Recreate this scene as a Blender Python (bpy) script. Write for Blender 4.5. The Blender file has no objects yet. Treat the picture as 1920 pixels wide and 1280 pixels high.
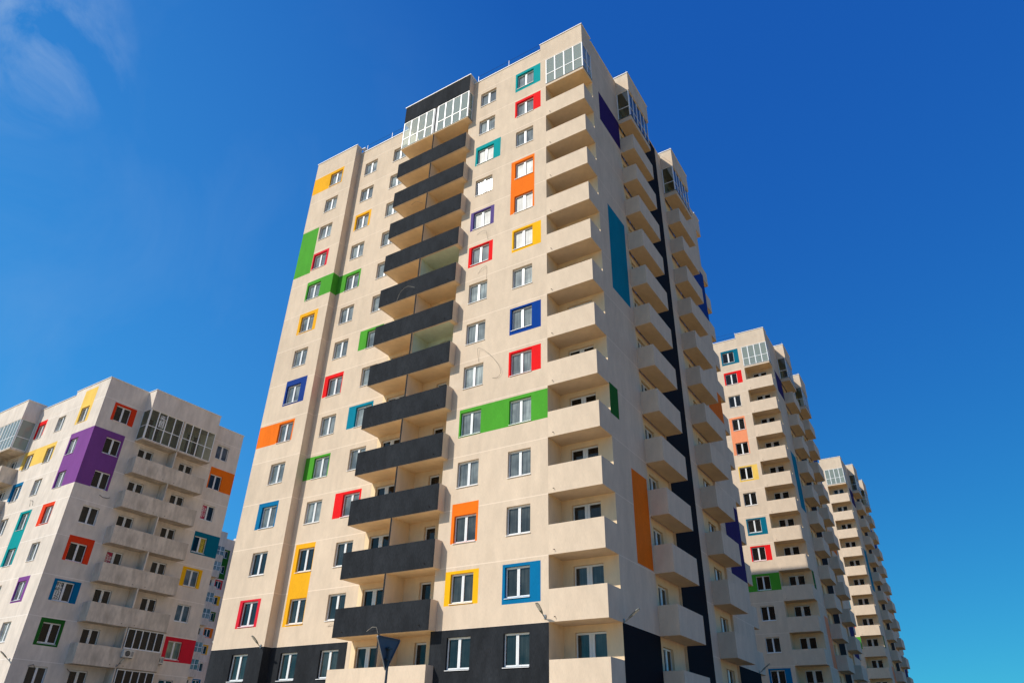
import bpy, math, random
from mathutils import Matrix, Vector
random.seed(7)
R = math.radians
scene = bpy.context.scene

# ---------------------------------------------------------------- camera
CAM = Vector((13.6134, -29.4408, 1.6069))
YAW, PITCH, ROLL = 0.571752, 0.53759, 0.024151
fw = Vector((-math.sin(YAW)*math.cos(PITCH), math.cos(YAW)*math.cos(PITCH), math.sin(PITCH)))
rt = Vector((math.cos(YAW), math.sin(YAW), 0)); up = rt.cross(fw)
r2 = rt*math.cos(ROLL) + up*math.sin(ROLL); u2 = up*math.cos(ROLL) - rt*math.sin(ROLL)
cd = bpy.data.cameras.new('camera'); cam = bpy.data.objects.new('camera', cd)
scene.collection.objects.link(cam)
M = Matrix((( r2.x, u2.x, -fw.x), (r2.y, u2.y, -fw.y), (r2.z, u2.z, -fw.z))).to_4x4()
M.translation = CAM; cam.matrix_world = M
cd.sensor_width = 36; cd.lens = 1314.4935/1920*36; cd.clip_end = 5000
scene.camera = cam

# ---------------------------------------------------------------- sky and sun
SUN = Vector((-0.63, -1.0, 0.98)).normalized()
EL = math.asin(SUN.z)
w = bpy.data.worlds.new('World'); scene.world = w; w.use_nodes = True
nt = w.node_tree; nt.nodes.clear()
def N(t, ty, **kw):
    n = t.nodes.new(ty)
    for k, v in kw.items():
        if k in n.inputs.keys(): n.inputs[k].default_value = v
        else: setattr(n, k, v)
    return n
out = N(nt, 'ShaderNodeOutputWorld'); bg = N(nt, 'ShaderNodeBackground'); bg.inputs[1].default_value = 0.1
sky = N(nt, 'ShaderNodeTexSky'); sky.sky_type = 'NISHITA'; sky.sun_disc = False
sky.sun_elevation = EL; sky.sun_rotation = math.atan2(SUN.x, SUN.y)
sky.air_density = 1.0; sky.dust_density = 0.25; sky.ozone_density = 4.0; sky.altitude = 800
# deep polarised blue: each channel of the sky is compressed and scaled on its own
sepc = N(nt, 'ShaderNodeSeparateColor'); comb = N(nt, 'ShaderNodeCombineColor')
def chan(i, ref, val, ex):
    d = N(nt, 'ShaderNodeMath', operation='DIVIDE'); d.inputs[1].default_value = ref
    p = N(nt, 'ShaderNodeMath', operation='POWER'); p.inputs[1].default_value = ex
    m = N(nt, 'ShaderNodeMath', operation='MULTIPLY'); m.inputs[1].default_value = val
    nt.links.new(sepc.outputs[i], d.inputs[0]); nt.links.new(d.outputs[0], p.inputs[0]); nt.links.new(p.outputs[0], m.inputs[0]); nt.links.new(m.outputs[0], comb.inputs[i])
chan(0, .22, .05, .80); chan(1, .72, 0.80, .78); chan(2, 1.85, 4.3, .33)
# whitish aureole of thin haze round the sun
ad = N(nt, 'ShaderNodeVectorMath', operation='DOT_PRODUCT'); ad.inputs[1].default_value = SUN
am = N(nt, 'ShaderNodeMapRange'); am.inputs['From Min'].default_value = 0.80; am.inputs['From Max'].default_value = 1.0; am.inputs['To Max'].default_value = 1.0
ap = N(nt, 'ShaderNodeMath', operation='POWER'); ap.inputs[1].default_value = 1.7
aureole = N(nt, 'ShaderNodeMix', data_type='RGBA', blend_type='ADD'); aureole.inputs[7].default_value = (9, 9, 8.5, 1)
# thin haze thickening towards the low left of the view (west)
wd = N(nt, 'ShaderNodeVectorMath', operation='DOT_PRODUCT'); wd.inputs[1].default_value = Vector((-1, 0, -.3)).normalized()
wm = N(nt, 'ShaderNodeMapRange'); wm.inputs['From Min'].default_value = 0.05; wm.inputs['From Max'].default_value = 0.85
west = N(nt, 'ShaderNodeMix', data_type='RGBA', blend_type='ADD'); west.inputs[7].default_value = (.3, 1.35, 2.1, 1)
tc = N(nt, 'ShaderNodeTexCoord'); mp = N(nt, 'ShaderNodeMapping')
mp.inputs['Scale'].default_value = (2.6, 3.6, 3.0); mp.inputs['Rotation'].default_value = (0.3, 0.5, 0.7)
no = N(nt, 'ShaderNodeTexNoise'); no.inputs['Scale'].default_value = 1.3; no.inputs['Detail'].default_value = 9; no.inputs['Roughness'].default_value = 0.62; no.inputs['Distortion'].default_value = 0.6
# wispy cloud patch round one direction of the sky
vd = N(nt, 'ShaderNodeVectorMath', operation='DOT_PRODUCT')
CLOUD = (rt*-0.78 + fw*1.0 + u2*0.52).normalized(); CLOUD = (fw + r2*(-930/1314) + u2*(590/1314)).normalized()
vd.inputs[1].default_value = CLOUD
mr = N(nt, 'ShaderNodeMapRange'); mr.inputs['From Min'].default_value = 0.992; mr.inputs['From Max'].default_value = 1.0
mr2 = N(nt, 'ShaderNodeMapRange'); mr2.inputs['From Min'].default_value = 0.47; mr2.inputs['From Max'].default_value = 0.80
mu = N(nt, 'ShaderNodeMath', operation='MULTIPLY')
vd2 = N(nt, 'ShaderNodeVectorMath', operation='DOT_PRODUCT'); vd2.inputs[1].default_value = (fw + r2*(-930/1314) + u2*(30/1314)).normalized()
mr3 = N(nt, 'ShaderNodeMapRange'); mr3.inputs['From Min'].default_value = 0.80; mr3.inputs['From Max'].default_value = 1.0; mr3.inputs['To Max'].default_value = 0.09
mx = N(nt, 'ShaderNodeMath', operation='MAXIMUM')
mixc = N(nt, 'ShaderNodeMix', data_type='RGBA'); mixc.inputs[7].default_value = (4.5, 6.0, 8.0, 1)
L = nt.links.new
L(sky.outputs[0], sepc.inputs[0]); L(comb.outputs[0], west.inputs[6]); L(west.outputs[2], aureole.inputs[6]); L(tc.outputs['Generated'], wd.inputs[0]); L(wd.outputs['Value'], wm.inputs['Value']); L(wm.outputs[0], west.inputs[0]); L(aureole.outputs[2], mixc.inputs[6])
L(tc.outputs['Generated'], ad.inputs[0]); L(ad.outputs['Value'], am.inputs['Value']); L(am.outputs[0], ap.inputs[0]); L(ap.outputs[0], aureole.inputs[0])
L(tc.outputs['Generated'], mp.inputs[0]); L(mp.outputs[0], no.inputs['Vector']); L(tc.outputs['Generated'], vd.inputs[0]); L(tc.outputs['Generated'], vd2.inputs[0])
L(vd.outputs['Value'], mr.inputs['Value']); L(no.outputs['Fac'], mr2.inputs['Value']); L(vd2.outputs['Value'], mr3.inputs['Value'])
L(mr.outputs[0], mx.inputs[0]); L(mr3.outputs[0], mx.inputs[1]); L(mx.outputs[0], mu.inputs[0]); L(mr2.outputs[0], mu.inputs[1])
L(mu.outputs[0], mixc.inputs[0]); L(mixc.outputs[2], bg.inputs[0]); L(bg.outputs[0], out.inputs[0])
sd = bpy.data.lights.new('sun', 'SUN'); sd.energy = 4.4; sd.angle = R(0.5); sd.color = (1.0, 0.93, 0.82)
so = bpy.data.objects.new('sun', sd); scene.collection.objects.link(so)
so.rotation_euler = SUN.to_track_quat('Z', 'Y').to_euler(); so.location = (0, -40, 80)
scene.view_settings.view_transform = 'Standard'; scene.view_settings.look = 'None'
scene.view_settings.exposure = 0.0; scene.view_settings.gamma = 1.0
scene.cycles.max_bounces = 8; scene.cycles.transparent_max_bounces = 12

# ---------------------------------------------------------------- materials
MATS = {}
def new_mat(name):
    m = bpy.data.materials.new(name); m.use_nodes = True; t = m.node_tree; t.nodes.clear()
    o = t.nodes.new('ShaderNodeOutputMaterial'); b = t.nodes.new('ShaderNodeBsdfPrincipled'); t.links.new(b.outputs[0], o.inputs[0])
    MATS[name] = m; return m, t, b
def plaster(name, col, rough=0.92, seam=False, streak=0.085, stain=0.085, bump=0.4):
    m, t, b = new_mat(name); l = t.links.new
    tcn = N(t, 'ShaderNodeTexCoord')
    m1 = N(t, 'ShaderNodeMapping'); m1.inputs['Scale'].default_value = (58, 58, 6.0)
    n1 = N(t, 'ShaderNodeTexNoise'); n1.inputs['Scale'].default_value = 1.0; n1.inputs['Detail'].default_value = 4
    m2 = N(t, 'ShaderNodeMapping'); m2.inputs['Scale'].default_value = (0.9, 0.9, 0.35)
    n2 = N(t, 'ShaderNodeTexNoise'); n2.inputs['Scale'].default_value = 1.0; n2.inputs['Detail'].default_value = 6
    m3 = N(t, 'ShaderNodeMapping'); m3.inputs['Scale'].default_value = (3.2, 3.2, 1.1)
    n3 = N(t, 'ShaderNodeTexNoise'); n3.inputs['Scale'].default_value = 1.0; n3.inputs['Detail'].default_value = 5
    for q in (m1, m2, m3): l(tcn.outputs['Object'], q.inputs[0])
    l(m1.outputs[0], n1.inputs['Vector']); l(m2.outputs[0], n2.inputs['Vector']); l(m3.outputs[0], n3.inputs['Vector'])
    def rng(src, lo, hi, a=0.3, c=0.7):
        r = N(t, 'ShaderNodeMapRange'); r.inputs['From Min'].default_value = a; r.inputs['From Max'].default_value = c
        r.inputs['To Min'].default_value = lo; r.inputs['To Max'].default_value = hi; l(src, r.inputs['Value']); return r.outputs[0]
    f1 = rng(n1.outputs['Fac'], 1-streak, 1+streak*0.6); f2 = rng(n2.outputs['Fac'], 1-stain, 1+stain*0.5); f3 = rng(n3.outputs['Fac'], 1-stain*0.7, 1+stain*0.4)
    a = N(t, 'ShaderNodeMath', operation='MULTIPLY'); l(f1, a.inputs[0]); l(f2, a.inputs[1])
    a2 = N(t, 'ShaderNodeMath', operation='MULTIPLY'); l(a.outputs[0], a2.inputs[0]); l(f3, a2.inputs[1])
    v = N(t, 'ShaderNodeVectorMath', operation='SCALE'); v.inputs[0].default_value = col; l(a2.outputs[0], v.inputs['Scale'])
    csock = v.outputs[0]
    if seam:
        sx = N(t, 'ShaderNodeSeparateXYZ'); l(tcn.outputs['Object'], sx.inputs[0])
        # every precast panel comes out a shade different
        pa = N(t, 'ShaderNodeVectorMath', operation='ADD'); pa.inputs[1].default_value = (3.44, 0.37, -1.0); l(tcn.outputs['Object'], pa.inputs[0])
        pd = N(t, 'ShaderNodeVectorMath', operation='DIVIDE'); pd.inputs[1].default_value = (6.28, 6.0, 3.0); l(pa.outputs[0], pd.inputs[0])
        pf = N(t, 'ShaderNodeVectorMath', operation='FLOOR'); l(pd.outputs[0], pf.inputs[0])
        wn = N(t, 'ShaderNodeTexWhiteNoise'); l(pf.outputs[0], wn.inputs['Vector'])
        wr = N(t, 'ShaderNodeMapRange'); wr.inputs['To Min'].default_value = 0.955; wr.inputs['To Max'].default_value = 1.02; l(wn.outputs['Value'], wr.inputs['Value'])
        v2 = N(t, 'ShaderNodeVectorMath', operation='SCALE'); l(csock, v2.inputs[0]); l(wr.outputs[0], v2.inputs['Scale']); csock = v2.outputs[0]
        ad = N(t, 'ShaderNodeMath', operation='ADD'); ad.inputs[1].default_value = 0.5; l(sx.outputs['Z'], ad.inputs[0])   # joints at 3n+1
        mo = N(t, 'ShaderNodeMath', operation='MODULO'); mo.inputs[1].default_value = 3.0; l(ad.outputs[0], mo.inputs[0])
        su = N(t, 'ShaderNodeMath', operation='SUBTRACT'); su.inputs[1].default_value = 1.5; l(mo.outputs[0], su.inputs[0])
        ab = N(t, 'ShaderNodeMath', operation='ABSOLUTE'); l(su.outputs[0], ab.inputs[0])
        lt = N(t, 'ShaderNodeMapRange'); lt.inputs['From Min'].default_value = 0.014; lt.inputs['From Max'].default_value = 0.03
        lt.inputs['To Min'].default_value = 0.75; lt.inputs['To Max'].default_value = 0.0; l(ab.outputs[0], lt.inputs['Value'])
        mm = N(t, 'ShaderNodeMix', data_type='RGBA'); l(lt.outputs[0], mm.inputs[0]); l(csock, mm.inputs[6])
        mm.inputs[7].default_value = (min(col[0]*1.22, .9), min(col[1]*1.25, .9), min(col[2]*1.32, .9), 1)
        csock = mm.outputs[2]
    l(csock, b.inputs['Base Color'])
    bp = N(t, 'ShaderNodeBump'); bp.inputs['Strength'].default_value = bump; bp.inputs['Distance'].default_value = 0.02
    l(n1.outputs['Fac'], bp.inputs['Height']); l(bp.outputs[0], b.inputs['Normal'])
    b.inputs['Roughness'].default_value = rough; b.inputs['Specular IOR Level'].default_value = 0.1
    return m
CREAM = (0.685, 0.548, 0.412)
plaster('cream_plaster', CREAM, seam=True)
plaster('cream_balcony_plaster', CREAM)
plaster('smooth_cream', (0.84, 0.64, 0.41), streak=0.03, bump=0.1)  # cream raised above the wall's to stand in for light bounced onto soffits
plaster('mint_paint', (0.62, 0.68, 0.54), streak=0.03, bump=0.1)
plaster('white_plaster', (0.75, 0.66, 0.57), seam=True, streak=0.07, stain=0.13, bump=0.25)
plaster('white_balcony_plaster', (0.69, 0.595, 0.49), streak=0.10, stain=0.30, bump=0.25)
plaster('grey_paint', (0.025, 0.028, 0.033), streak=0.4, stain=0.3)
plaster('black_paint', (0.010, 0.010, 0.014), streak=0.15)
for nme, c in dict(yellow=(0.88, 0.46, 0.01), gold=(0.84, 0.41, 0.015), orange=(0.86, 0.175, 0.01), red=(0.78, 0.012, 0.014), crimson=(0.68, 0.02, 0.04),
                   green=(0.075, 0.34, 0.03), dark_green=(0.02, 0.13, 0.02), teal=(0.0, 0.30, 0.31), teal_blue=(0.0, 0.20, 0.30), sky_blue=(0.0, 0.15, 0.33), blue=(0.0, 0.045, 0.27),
                   navy=(0.01, 0.045, 0.24), purple=(0.11, 0.075, 0.24), violet=(0.21, 0.065, 0.27), coral=(0.76, 0.05, 0.012), hazed_orange=(0.88, 0.31, 0.15), pale_yellow=(0.86, 0.56, 0.12), petrol=(0.0, 0.14, 0.22), ink=(0.035, 0.015, 0.11)).items():
    plaster(nme + '_paint', c, rough=0.85, streak=0.14, stain=0.08)
def simple(name, col, rough=0.5, metal=0.0, noise=0.0):
    m, t, b = new_mat(name)
    b.inputs['Base Color'].default_value = (*col, 1); b.inputs['Roughness'].default_value = rough; b.inputs['Metallic'].default_value = metal
    tcn = N(t, 'ShaderNodeTexCoord'); n = N(t, 'ShaderNodeTexNoise'); n.inputs['Scale'].default_value = 9; n.inputs['Detail'].default_value = 5
    r = N(t, 'ShaderNodeMapRange'); r.inputs['To Min'].default_value = 1-max(noise, .08); r.inputs['To Max'].default_value = 1+max(noise, .08)*.5
    v = N(t, 'ShaderNodeVectorMath', operation='SCALE'); v.inputs[0].default_value = col
    t.links.new(tcn.outputs['Object'], n.inputs['Vector']); t.links.new(n.outputs['Fac'], r.inputs['Value']); t.links.new(r.outputs[0], v.inputs['Scale']); t.links.new(v.outputs[0], b.inputs['Base Color'])
    return m
simple('white_frame', (0.80, 0.80, 0.79), 0.35)
simple('white_metal', (0.82, 0.82, 0.82), 0.45)
simple('brown_frame', (0.30, 0.22, 0.14), 0.5)
simple('grey_metal', (0.28, 0.29, 0.30), 0.4, 0.6)
simple('dark_metal', (0.035, 0.045, 0.06), 0.45, 0.3)
simple('sign_back', (0.065, 0.085, 0.115), 0.6, 0.0, 0.15)
simple('lamp_body', (0.22, 0.24, 0.22), 0.5, 0.3)
simple('lamp_lens', (0.75, 0.75, 0.72), 0.3)
simple('black_cable', (0.03, 0.025, 0.02), 0.7)
simple('light_cable', (0.45, 0.40, 0.32), 0.6)
simple('roof_felt', (0.18, 0.17, 0.16), 0.9)
simple('asphalt', (0.06, 0.06, 0.058), 0.9, 0, 0.25)
simple('paving', (0.72, 0.55, 0.33), 0.9, 0, 0.2)
simple('kerb_stone', (0.40, 0.38, 0.35), 0.9, 0, 0.15)
simple('dry_ground', (0.40, 0.235, 0.06), 0.95, 0, 0.35)
simple('sign_white', (0.72, 0.72, 0.68), 0.5)
simple('sign_red', (0.42, 0.01, 0.06), 0.5)
simple('sign_yellow', (0.66, 0.50, 0.02), 0.5)
simple('ink_black', (0.01, 0.01, 0.01), 0.6)
simple('air_conditioner_white', (0.62, 0.60, 0.55), 0.5)
simple('road_paint', (0.75, 0.75, 0.72), 0.7)
def pane_mat(name, lo, hi, ior=1.6, curtain=(0.9, 0.93, 0.88), rough=0.045):
    # room with curtains of varying paleness; the tone can also carry painted sky reflection
    m, t, b = new_mat(name); l = t.links.new
    oi = N(t, 'ShaderNodeObjectInfo'); tcn = N(t, 'ShaderNodeTexCoord'); mpn = N(t, 'ShaderNodeMapping'); mpn.inputs['Scale'].default_value = (14, 14, 0.6)
    ad = N(t, 'ShaderNodeVectorMath', operation='ADD'); l(tcn.outputs['Object'], ad.inputs[0])
    sc_ = N(t, 'ShaderNodeMath', operation='MULTIPLY'); sc_.inputs[1].default_value = 37.0; l(oi.outputs['Random'], sc_.inputs[0]); l(sc_.outputs[0], ad.inputs[1])
    n = N(t, 'ShaderNodeTexNoise'); n.inputs['Scale'].default_value = 0.9; n.inputs['Detail'].default_value = 3
    l(ad.outputs[0], mpn.inputs[0]); l(mpn.outputs[0], n.inputs['Vector'])
    n2 = N(t, 'ShaderNodeTexNoise'); n2.inputs['Scale'].default_value = 1.1; l(ad.outputs[0], n2.inputs['Vector'])
    pw = N(t, 'ShaderNodeMath', operation='POWER'); pw.inputs[1].default_value = 1.6; l(oi.outputs['Random'], pw.inputs[0])
    r = N(t, 'ShaderNodeMapRange'); r.inputs['To Min'].default_value = lo; r.inputs['To Max'].default_value = hi; l(pw.outputs[0], r.inputs['Value'])
    r2_ = N(t, 'ShaderNodeMapRange'); r2_.inputs['From Min'].default_value = 0.3; r2_.inputs['From Max'].default_value = 0.7; r2_.inputs['To Min'].default_value = 0.55; r2_.inputs['To Max'].default_value = 1.25; l(n.outputs['Fac'], r2_.inputs['Value'])
    r3_ = N(t, 'ShaderNodeMapRange'); r3_.inputs['From Min'].default_value = 0.35; r3_.inputs['From Max'].default_value = 0.65; r3_.inputs['To Min'].default_value = 0.5; r3_.inputs['To Max'].default_value = 1.3; l(n2.outputs['Fac'], r3_.inputs['Value'])
    a = N(t, 'ShaderNodeMath', operation='MULTIPLY'); l(r.outputs[0], a.inputs[0]); l(r2_.outputs[0], a.inputs[1])
    a2 = N(t, 'ShaderNodeMath', operation='MULTIPLY'); l(a.outputs[0], a2.inputs[0]); l(r3_.outputs[0], a2.inputs[1])
    v = N(t, 'ShaderNodeVectorMath', operation='SCALE'); v.inputs[0].default_value = curtain; l(a2.outputs[0], v.inputs['Scale']); l(v.outputs[0], b.inputs['Base Color'])
    b.inputs['Roughness'].default_value = rough; b.inputs['IOR'].default_value = ior; b.inputs['Specular IOR Level'].default_value = 0.5
    # slight waviness of real glazing units
    n4 = N(t, 'ShaderNodeTexNoise'); n4.inputs['Scale'].default_value = 1.2; l(ad.outputs[0], n4.inputs['Vector'])
    bp = N(t, 'ShaderNodeBump'); bp.inputs['Strength'].default_value = 0.05; bp.inputs['Distance'].default_value = 0.03; l(n4.outputs['Fac'], bp.inputs['Height']); l(bp.outputs[0], b.inputs['Normal'])
    return m
pane_mat('window_glass', 0.15, 0.33, 1.7, (0.86, 0.95, 0.90)); pane_mat('low_window_glass', 0.012, 0.09, 1.55, (0.86, 0.95, 0.90))  # upper panes' pale colour stands in for mirrored bright sky, lower panes darker
pane_mat('white_sheen_glass', 0.25, 0.4, 1.6, (0.86, 0.92, 0.90), 0.50); pane_mat('sunlit_glass', 0.2, 0.3, 1.6, rough=0.24)  # first one: whitish sun-side reflection put into the pane colour
pane_mat('dark_window_glass', 0.003, 0.03, 1.38)
pane_mat('grey_curtain_glass', 0.14, 0.26, 1.5, (0.9, 0.88, 0.80))
pane_mat('curtained_glass', 0.30, 0.35, 1.5, (0.9, 0.80, 0.35))
def clear_glass(name, tint, op):
    m = bpy.data.materials.new(name); m.use_nodes = True; t = m.node_tree; t.nodes.clear(); MATS[name] = m
    o = N(t, 'ShaderNodeOutputMaterial'); tr = N(t, 'ShaderNodeBsdfTransparent'); tr.inputs[0].default_value = (*tint, 1)
    gl = N(t, 'ShaderNodeBsdfGlossy'); gl.inputs['Roughness'].default_value = 0.03
    df = N(t, 'ShaderNodeBsdfDiffuse'); df.inputs[0].default_value = (0.62, 0.72, 0.64, 1)
    fr = N(t, 'ShaderNodeFresnel'); fr.inputs['IOR'].default_value = 1.55
    m0 = N(t, 'ShaderNodeMixShader'); m0.inputs[0].default_value = op
    m1 = N(t, 'ShaderNodeMixShader'); l = t.links.new
    l(tr.outputs[0], m0.inputs[1]); l(df.outputs[0], m0.inputs[2]); l(fr.outputs[0], m1.inputs[0]); l(m0.outputs[0], m1.inputs[1]); l(gl.outputs[0], m1.inputs[2]); l(m1.outputs[0], o.inputs[0])
clear_glass('clear_glass', (0.80, 0.88, 0.80), 0.34); clear_glass('tinted_glass', (0.42, 0.50, 0.45), 0.02)

# ---------------------------------------------------------------- mesh helpers
class MB:
    def __init__(s): s.v = []; s.f = []; s.m = []; s.names = []
    def mi(s, mat):
        if mat not in s.names: s.names.append(mat)
        return s.names.index(mat)
    def quad(s, pts, mat, want=None):
        pts = [Vector(q) for q in pts]
        if want is not None:
            n = (pts[1]-pts[0]).cross(pts[2]-pts[0])
            if n.dot(Vector(want)) < 0: pts = pts[::-1]
        i = len(s.v); s.v += pts; s.f.append(list(range(i, i+len(pts)))); s.m.append(s.mi(mat))
    def box(s, x0, x1, y0, y1, z0, z1, mat, mats=None, skip=''):
        mats = mats or {}
        g = lambda k: mats.get(k, mat)
        if '-x' not in skip: s.quad([(x0, y0, z0), (x0, y0, z1), (x0, y1, z1), (x0, y1, z0)], g('-x'), (-1, 0, 0))
        if '+x' not in skip: s.quad([(x1, y0, z0), (x1, y0, z1), (x1, y1, z1), (x1, y1, z0)], g('+x'), (1, 0, 0))
        if '-y' not in skip: s.quad([(x0, y0, z0), (x0, y0, z1), (x1, y0, z1), (x1, y0, z0)], g('-y'), (0, -1, 0))
        if '+y' not in skip: s.quad([(x0, y1, z0), (x0, y1, z1), (x1, y1, z1), (x1, y1, z0)], g('+y'), (0, 1, 0))
        if '-z' not in skip: s.quad([(x0, y0, z0), (x1, y0, z0), (x1, y1, z0), (x0, y1, z0)], g('-z'), (0, 0, -1))
        if '+z' not in skip: s.quad([(x0, y0, z1), (x1, y0, z1), (x1, y1, z1), (x0, y1, z1)], g('+z'), (0, 0, 1))
    def tube(s, pts, r, mat, seg=6):
        pts = [Vector(q) for q in pts]; rings = []
        for i, q in enumerate(pts):
            d = (pts[min(i+1, len(pts)-1)] - pts[max(i-1, 0)]).normalized()
            a = d.cross(Vector((0, 0, 1)) if abs(d.z) < .9 else Vector((1, 0, 0))).normalized(); b = d.cross(a)
            rings.append([q + (a*math.cos(2*math.pi*k/seg) + b*math.sin(2*math.pi*k/seg))*r for k in range(seg)])
        base = len(s.v); mi = s.mi(mat)
        for rg in rings: s.v += rg
        for i in range(len(pts)-1):
            for k in range(seg):
                k2 = (k+1) % seg
                s.f.append([base+i*seg+k, base+i*seg+k2, base+(i+1)*seg+k2, base+(i+1)*seg+k]); s.m.append(mi)
        for e in (0, len(pts)-1):
            s.f.append([base+e*seg+k for k in range(seg)]); s.m.append(mi)
    def mesh(s, name):
        me = bpy.data.meshes.new(name); me.from_pydata([tuple(q) for q in s.v], [], s.f)
        for n in s.names: me.materials.append(MATS[n])
        me.polygons.foreach_set('material_index', s.m); me.update(); return me
    def build(s, name, parent=None, loc=(0, 0, 0), rz=0.0): return link(name, s.mesh(name), parent, loc, rz)
def link(name, data, parent=None, loc=(0, 0, 0), rz=0.0):
    o = bpy.data.objects.new(name, data); scene.collection.objects.link(o)
    o.location = loc; o.rotation_euler = (0, 0, rz)
    if parent is not None: o.parent = parent
    return o
def thing(name, label, cat, loc, rz=0, group=None):
    o = link(name, None, None, loc, rz); o['label'] = label; o['category'] = cat
    if group: o['group'] = group
    return o
def structure(o): o['kind'] = 'structure'; return o

# a facade sheet cut into cells: openings are left open and get reveals, painted regions change the cell's material
def facade(mb, ax, c, u0, u1, z0, z1, base, openings=(), regions=(), sgn=None):
    """ax 'y': plane y=c facing -y, u=x.  ax 'x': plane x=c facing +x, u=y.  ax 'w': plane x=c facing -x.  ax 'b': plane y=c facing +y"""
    P = {'y': lambda u, z, d=0: (u, c+d, z), 'x': lambda u, z, d=0: (c-d, u, z), 'w': lambda u, z, d=0: (c+d, u, z), 'b': lambda u, z, d=0: (u, c-d, z)}[ax]
    nrm = {'y': (0, -1, 0), 'x': (1, 0, 0), 'w': (-1, 0, 0), 'b': (0, 1, 0)}[ax]
    us = {u0, u1}; zs = {z0, z1}
    for o in openings: us |= {o[0], o[1]}; zs |= {o[2], o[3]}
    for r in regions: us |= {r[0], r[1]}; zs |= {r[2], r[3]}
    us = sorted(q for q in us if u0-1e-6 <= q <= u1+1e-6); zs = sorted(q for q in zs if z0-1e-6 <= q <= z1+1e-6)
    def mat(u, z):
        m = base
        for r in regions:
            if r[0] < u < r[1] and r[2] < z < r[3]: m = r[4]
        return m
    def isopen(u, z): return any(o[0] < u < o[1] and o[2] < z < o[3] for o in openings)
    for j in range(len(zs)-1):
        zc = (zs[j]+zs[j+1])/2; i = 0
        if zs[j+1]-zs[j] < 1e-5: continue
        while i < len(us)-1:
            uc = (us[i]+us[i+1])/2
            if us[i+1]-us[i] < 1e-5 or isopen(uc, zc): i += 1; continue
            m = mat(uc, zc); k = i+1
            while k < len(us)-1 and not isopen((us[k]+us[k+1])/2, zc) and mat((us[k]+us[k+1])/2, zc) == m: k += 1
            mb.quad([P(us[i], zs[j]), P(us[k], zs[j]), P(us[k], zs[j+1]), P(us[i], zs[j+1])], m, nrm); i = k
    for o in openings:
        a, b, p, q = o[:4]; d = o[4] if len(o) > 4 else 0.2; e = 0.02
        U = Vector(P(1, 0))-Vector(P(0, 0)); Z = Vector((0, 0, 1))
        mb.quad([P(a, p), P(a, q), P(a, q, d), P(a, p, d)], mat(a-e, (p+q)/2), U)
        mb.quad([P(b, p), P(b, q), P(b, q, d), P(b, p, d)], mat(b+e, (p+q)/2), -U)
        mb.quad([P(a, q), P(b, q), P(b, q, d), P(a, q, d)], mat((a+b)/2, q+e), -Z)
        mb.quad([P(a, p), P(b, p), P(b, p, d), P(a, p, d)], mat((a+b)/2, p-e), Z)

# ---------------------------------------------------------------- windows (built once, copied)
def coping(mb, pts, z, t=0.05, o=0.05, h=0.06, mat='white_metal'):
    for (x0, x1, y0, y1) in pts: mb.box(x0-o, x1+o, y0-o, y1+o, z, z+h, mat)
D0 = 0.13      # frame set back from the wall face
def window_meshes(tag, w, h, cols=2, frame='white_frame', glass='window_glass', sill=True, rows=None, mull=0.15, tilt=None):
    f = MB(); p = MB(); fr = 0.055; y0, y1 = D0, D0+0.07
    f.box(-w/2, w/2, y0, y1, 0, fr, frame); f.box(-w/2, w/2, y0, y1, h-fr, h, frame)
    f.box(-w/2, -w/2+fr, y0+.002, y1, fr, h-fr, frame); f.box(w/2-fr, w/2, y0+.002, y1, fr, h-fr, frame)
    xs = [-w/2+fr + (w-2*fr)*i/cols for i in range(cols+1)]
    for i in range(1, cols): f.box(xs[i]-mull/2, xs[i]-0.006, y0-0.008, y1, fr, h-fr, frame); f.box(xs[i]+0.006, xs[i]+mull/2, y0-0.008, y1, fr, h-fr, frame); f.box(xs[i]-.006, xs[i]+.006, y0+.015, y1, fr, h-fr, frame)
    for i in range(cols):
        a = xs[i]+(mull/2 if i else 0); b = xs[i+1]-(mull/2 if i < cols-1 else 0)
        s = 0.028
        f.box(a, b, y0+.012, y1, fr, fr+s, frame); f.box(a, b, y0+.012, y1, h-fr-s, h-fr, frame)
        dt = (tilt or (0, 0))[i % 2]
        p.quad([(a, y0+.045-dt, fr), (b, y0+.045+dt, fr), (b, y0+.045+dt, h-fr), (a, y0+.045-dt, h-fr)], glass, (0, -1, 0))
    for zr in (rows or []): f.box(-w/2+fr, w/2-fr, y0+.004, y1-.005, zr-.03, zr+.03, frame)
    res = [f.mesh(tag+'_frame'), p.mesh(tag+'_pane')]
    if sill:
        s = MB(); s.quad([(-w/2-.015, -.045, -.03), (w/2+.015, -.045, -.03), (w/2+.015, D0+.01, 0.012), (-w/2-.015, D0+.01, 0.012)], 'white_metal', (0, 0, 1))
        s.quad([(-w/2-.015, -.045, -.055), (w/2+.015, -.045, -.055), (w/2+.015, -.045, -.03), (-w/2-.015, -.045, -.03)], 'white_metal', (0, -1, 0))
        s.quad([(-w/2-.015, -.045, -.055), (w/2+.015, -.045, -.055), (w/2+.015, 0.0, -.045), (-w/2-.015, 0.0, -.045)], 'white_metal', (0, 0, -1))
        for e in (-1, 1):
            x = e*(w/2+.015); s.quad([(x, -.045, -.055), (x, -.045, -.03), (x, 0, -.015), (x, 0, -.045)], 'white_metal', (e, 0, 0))
        res.append(s.mesh(tag+'_sill'))
    return res
from bpy_extras.object_utils import world_to_camera_view
bpy.context.view_layer.update()
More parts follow.
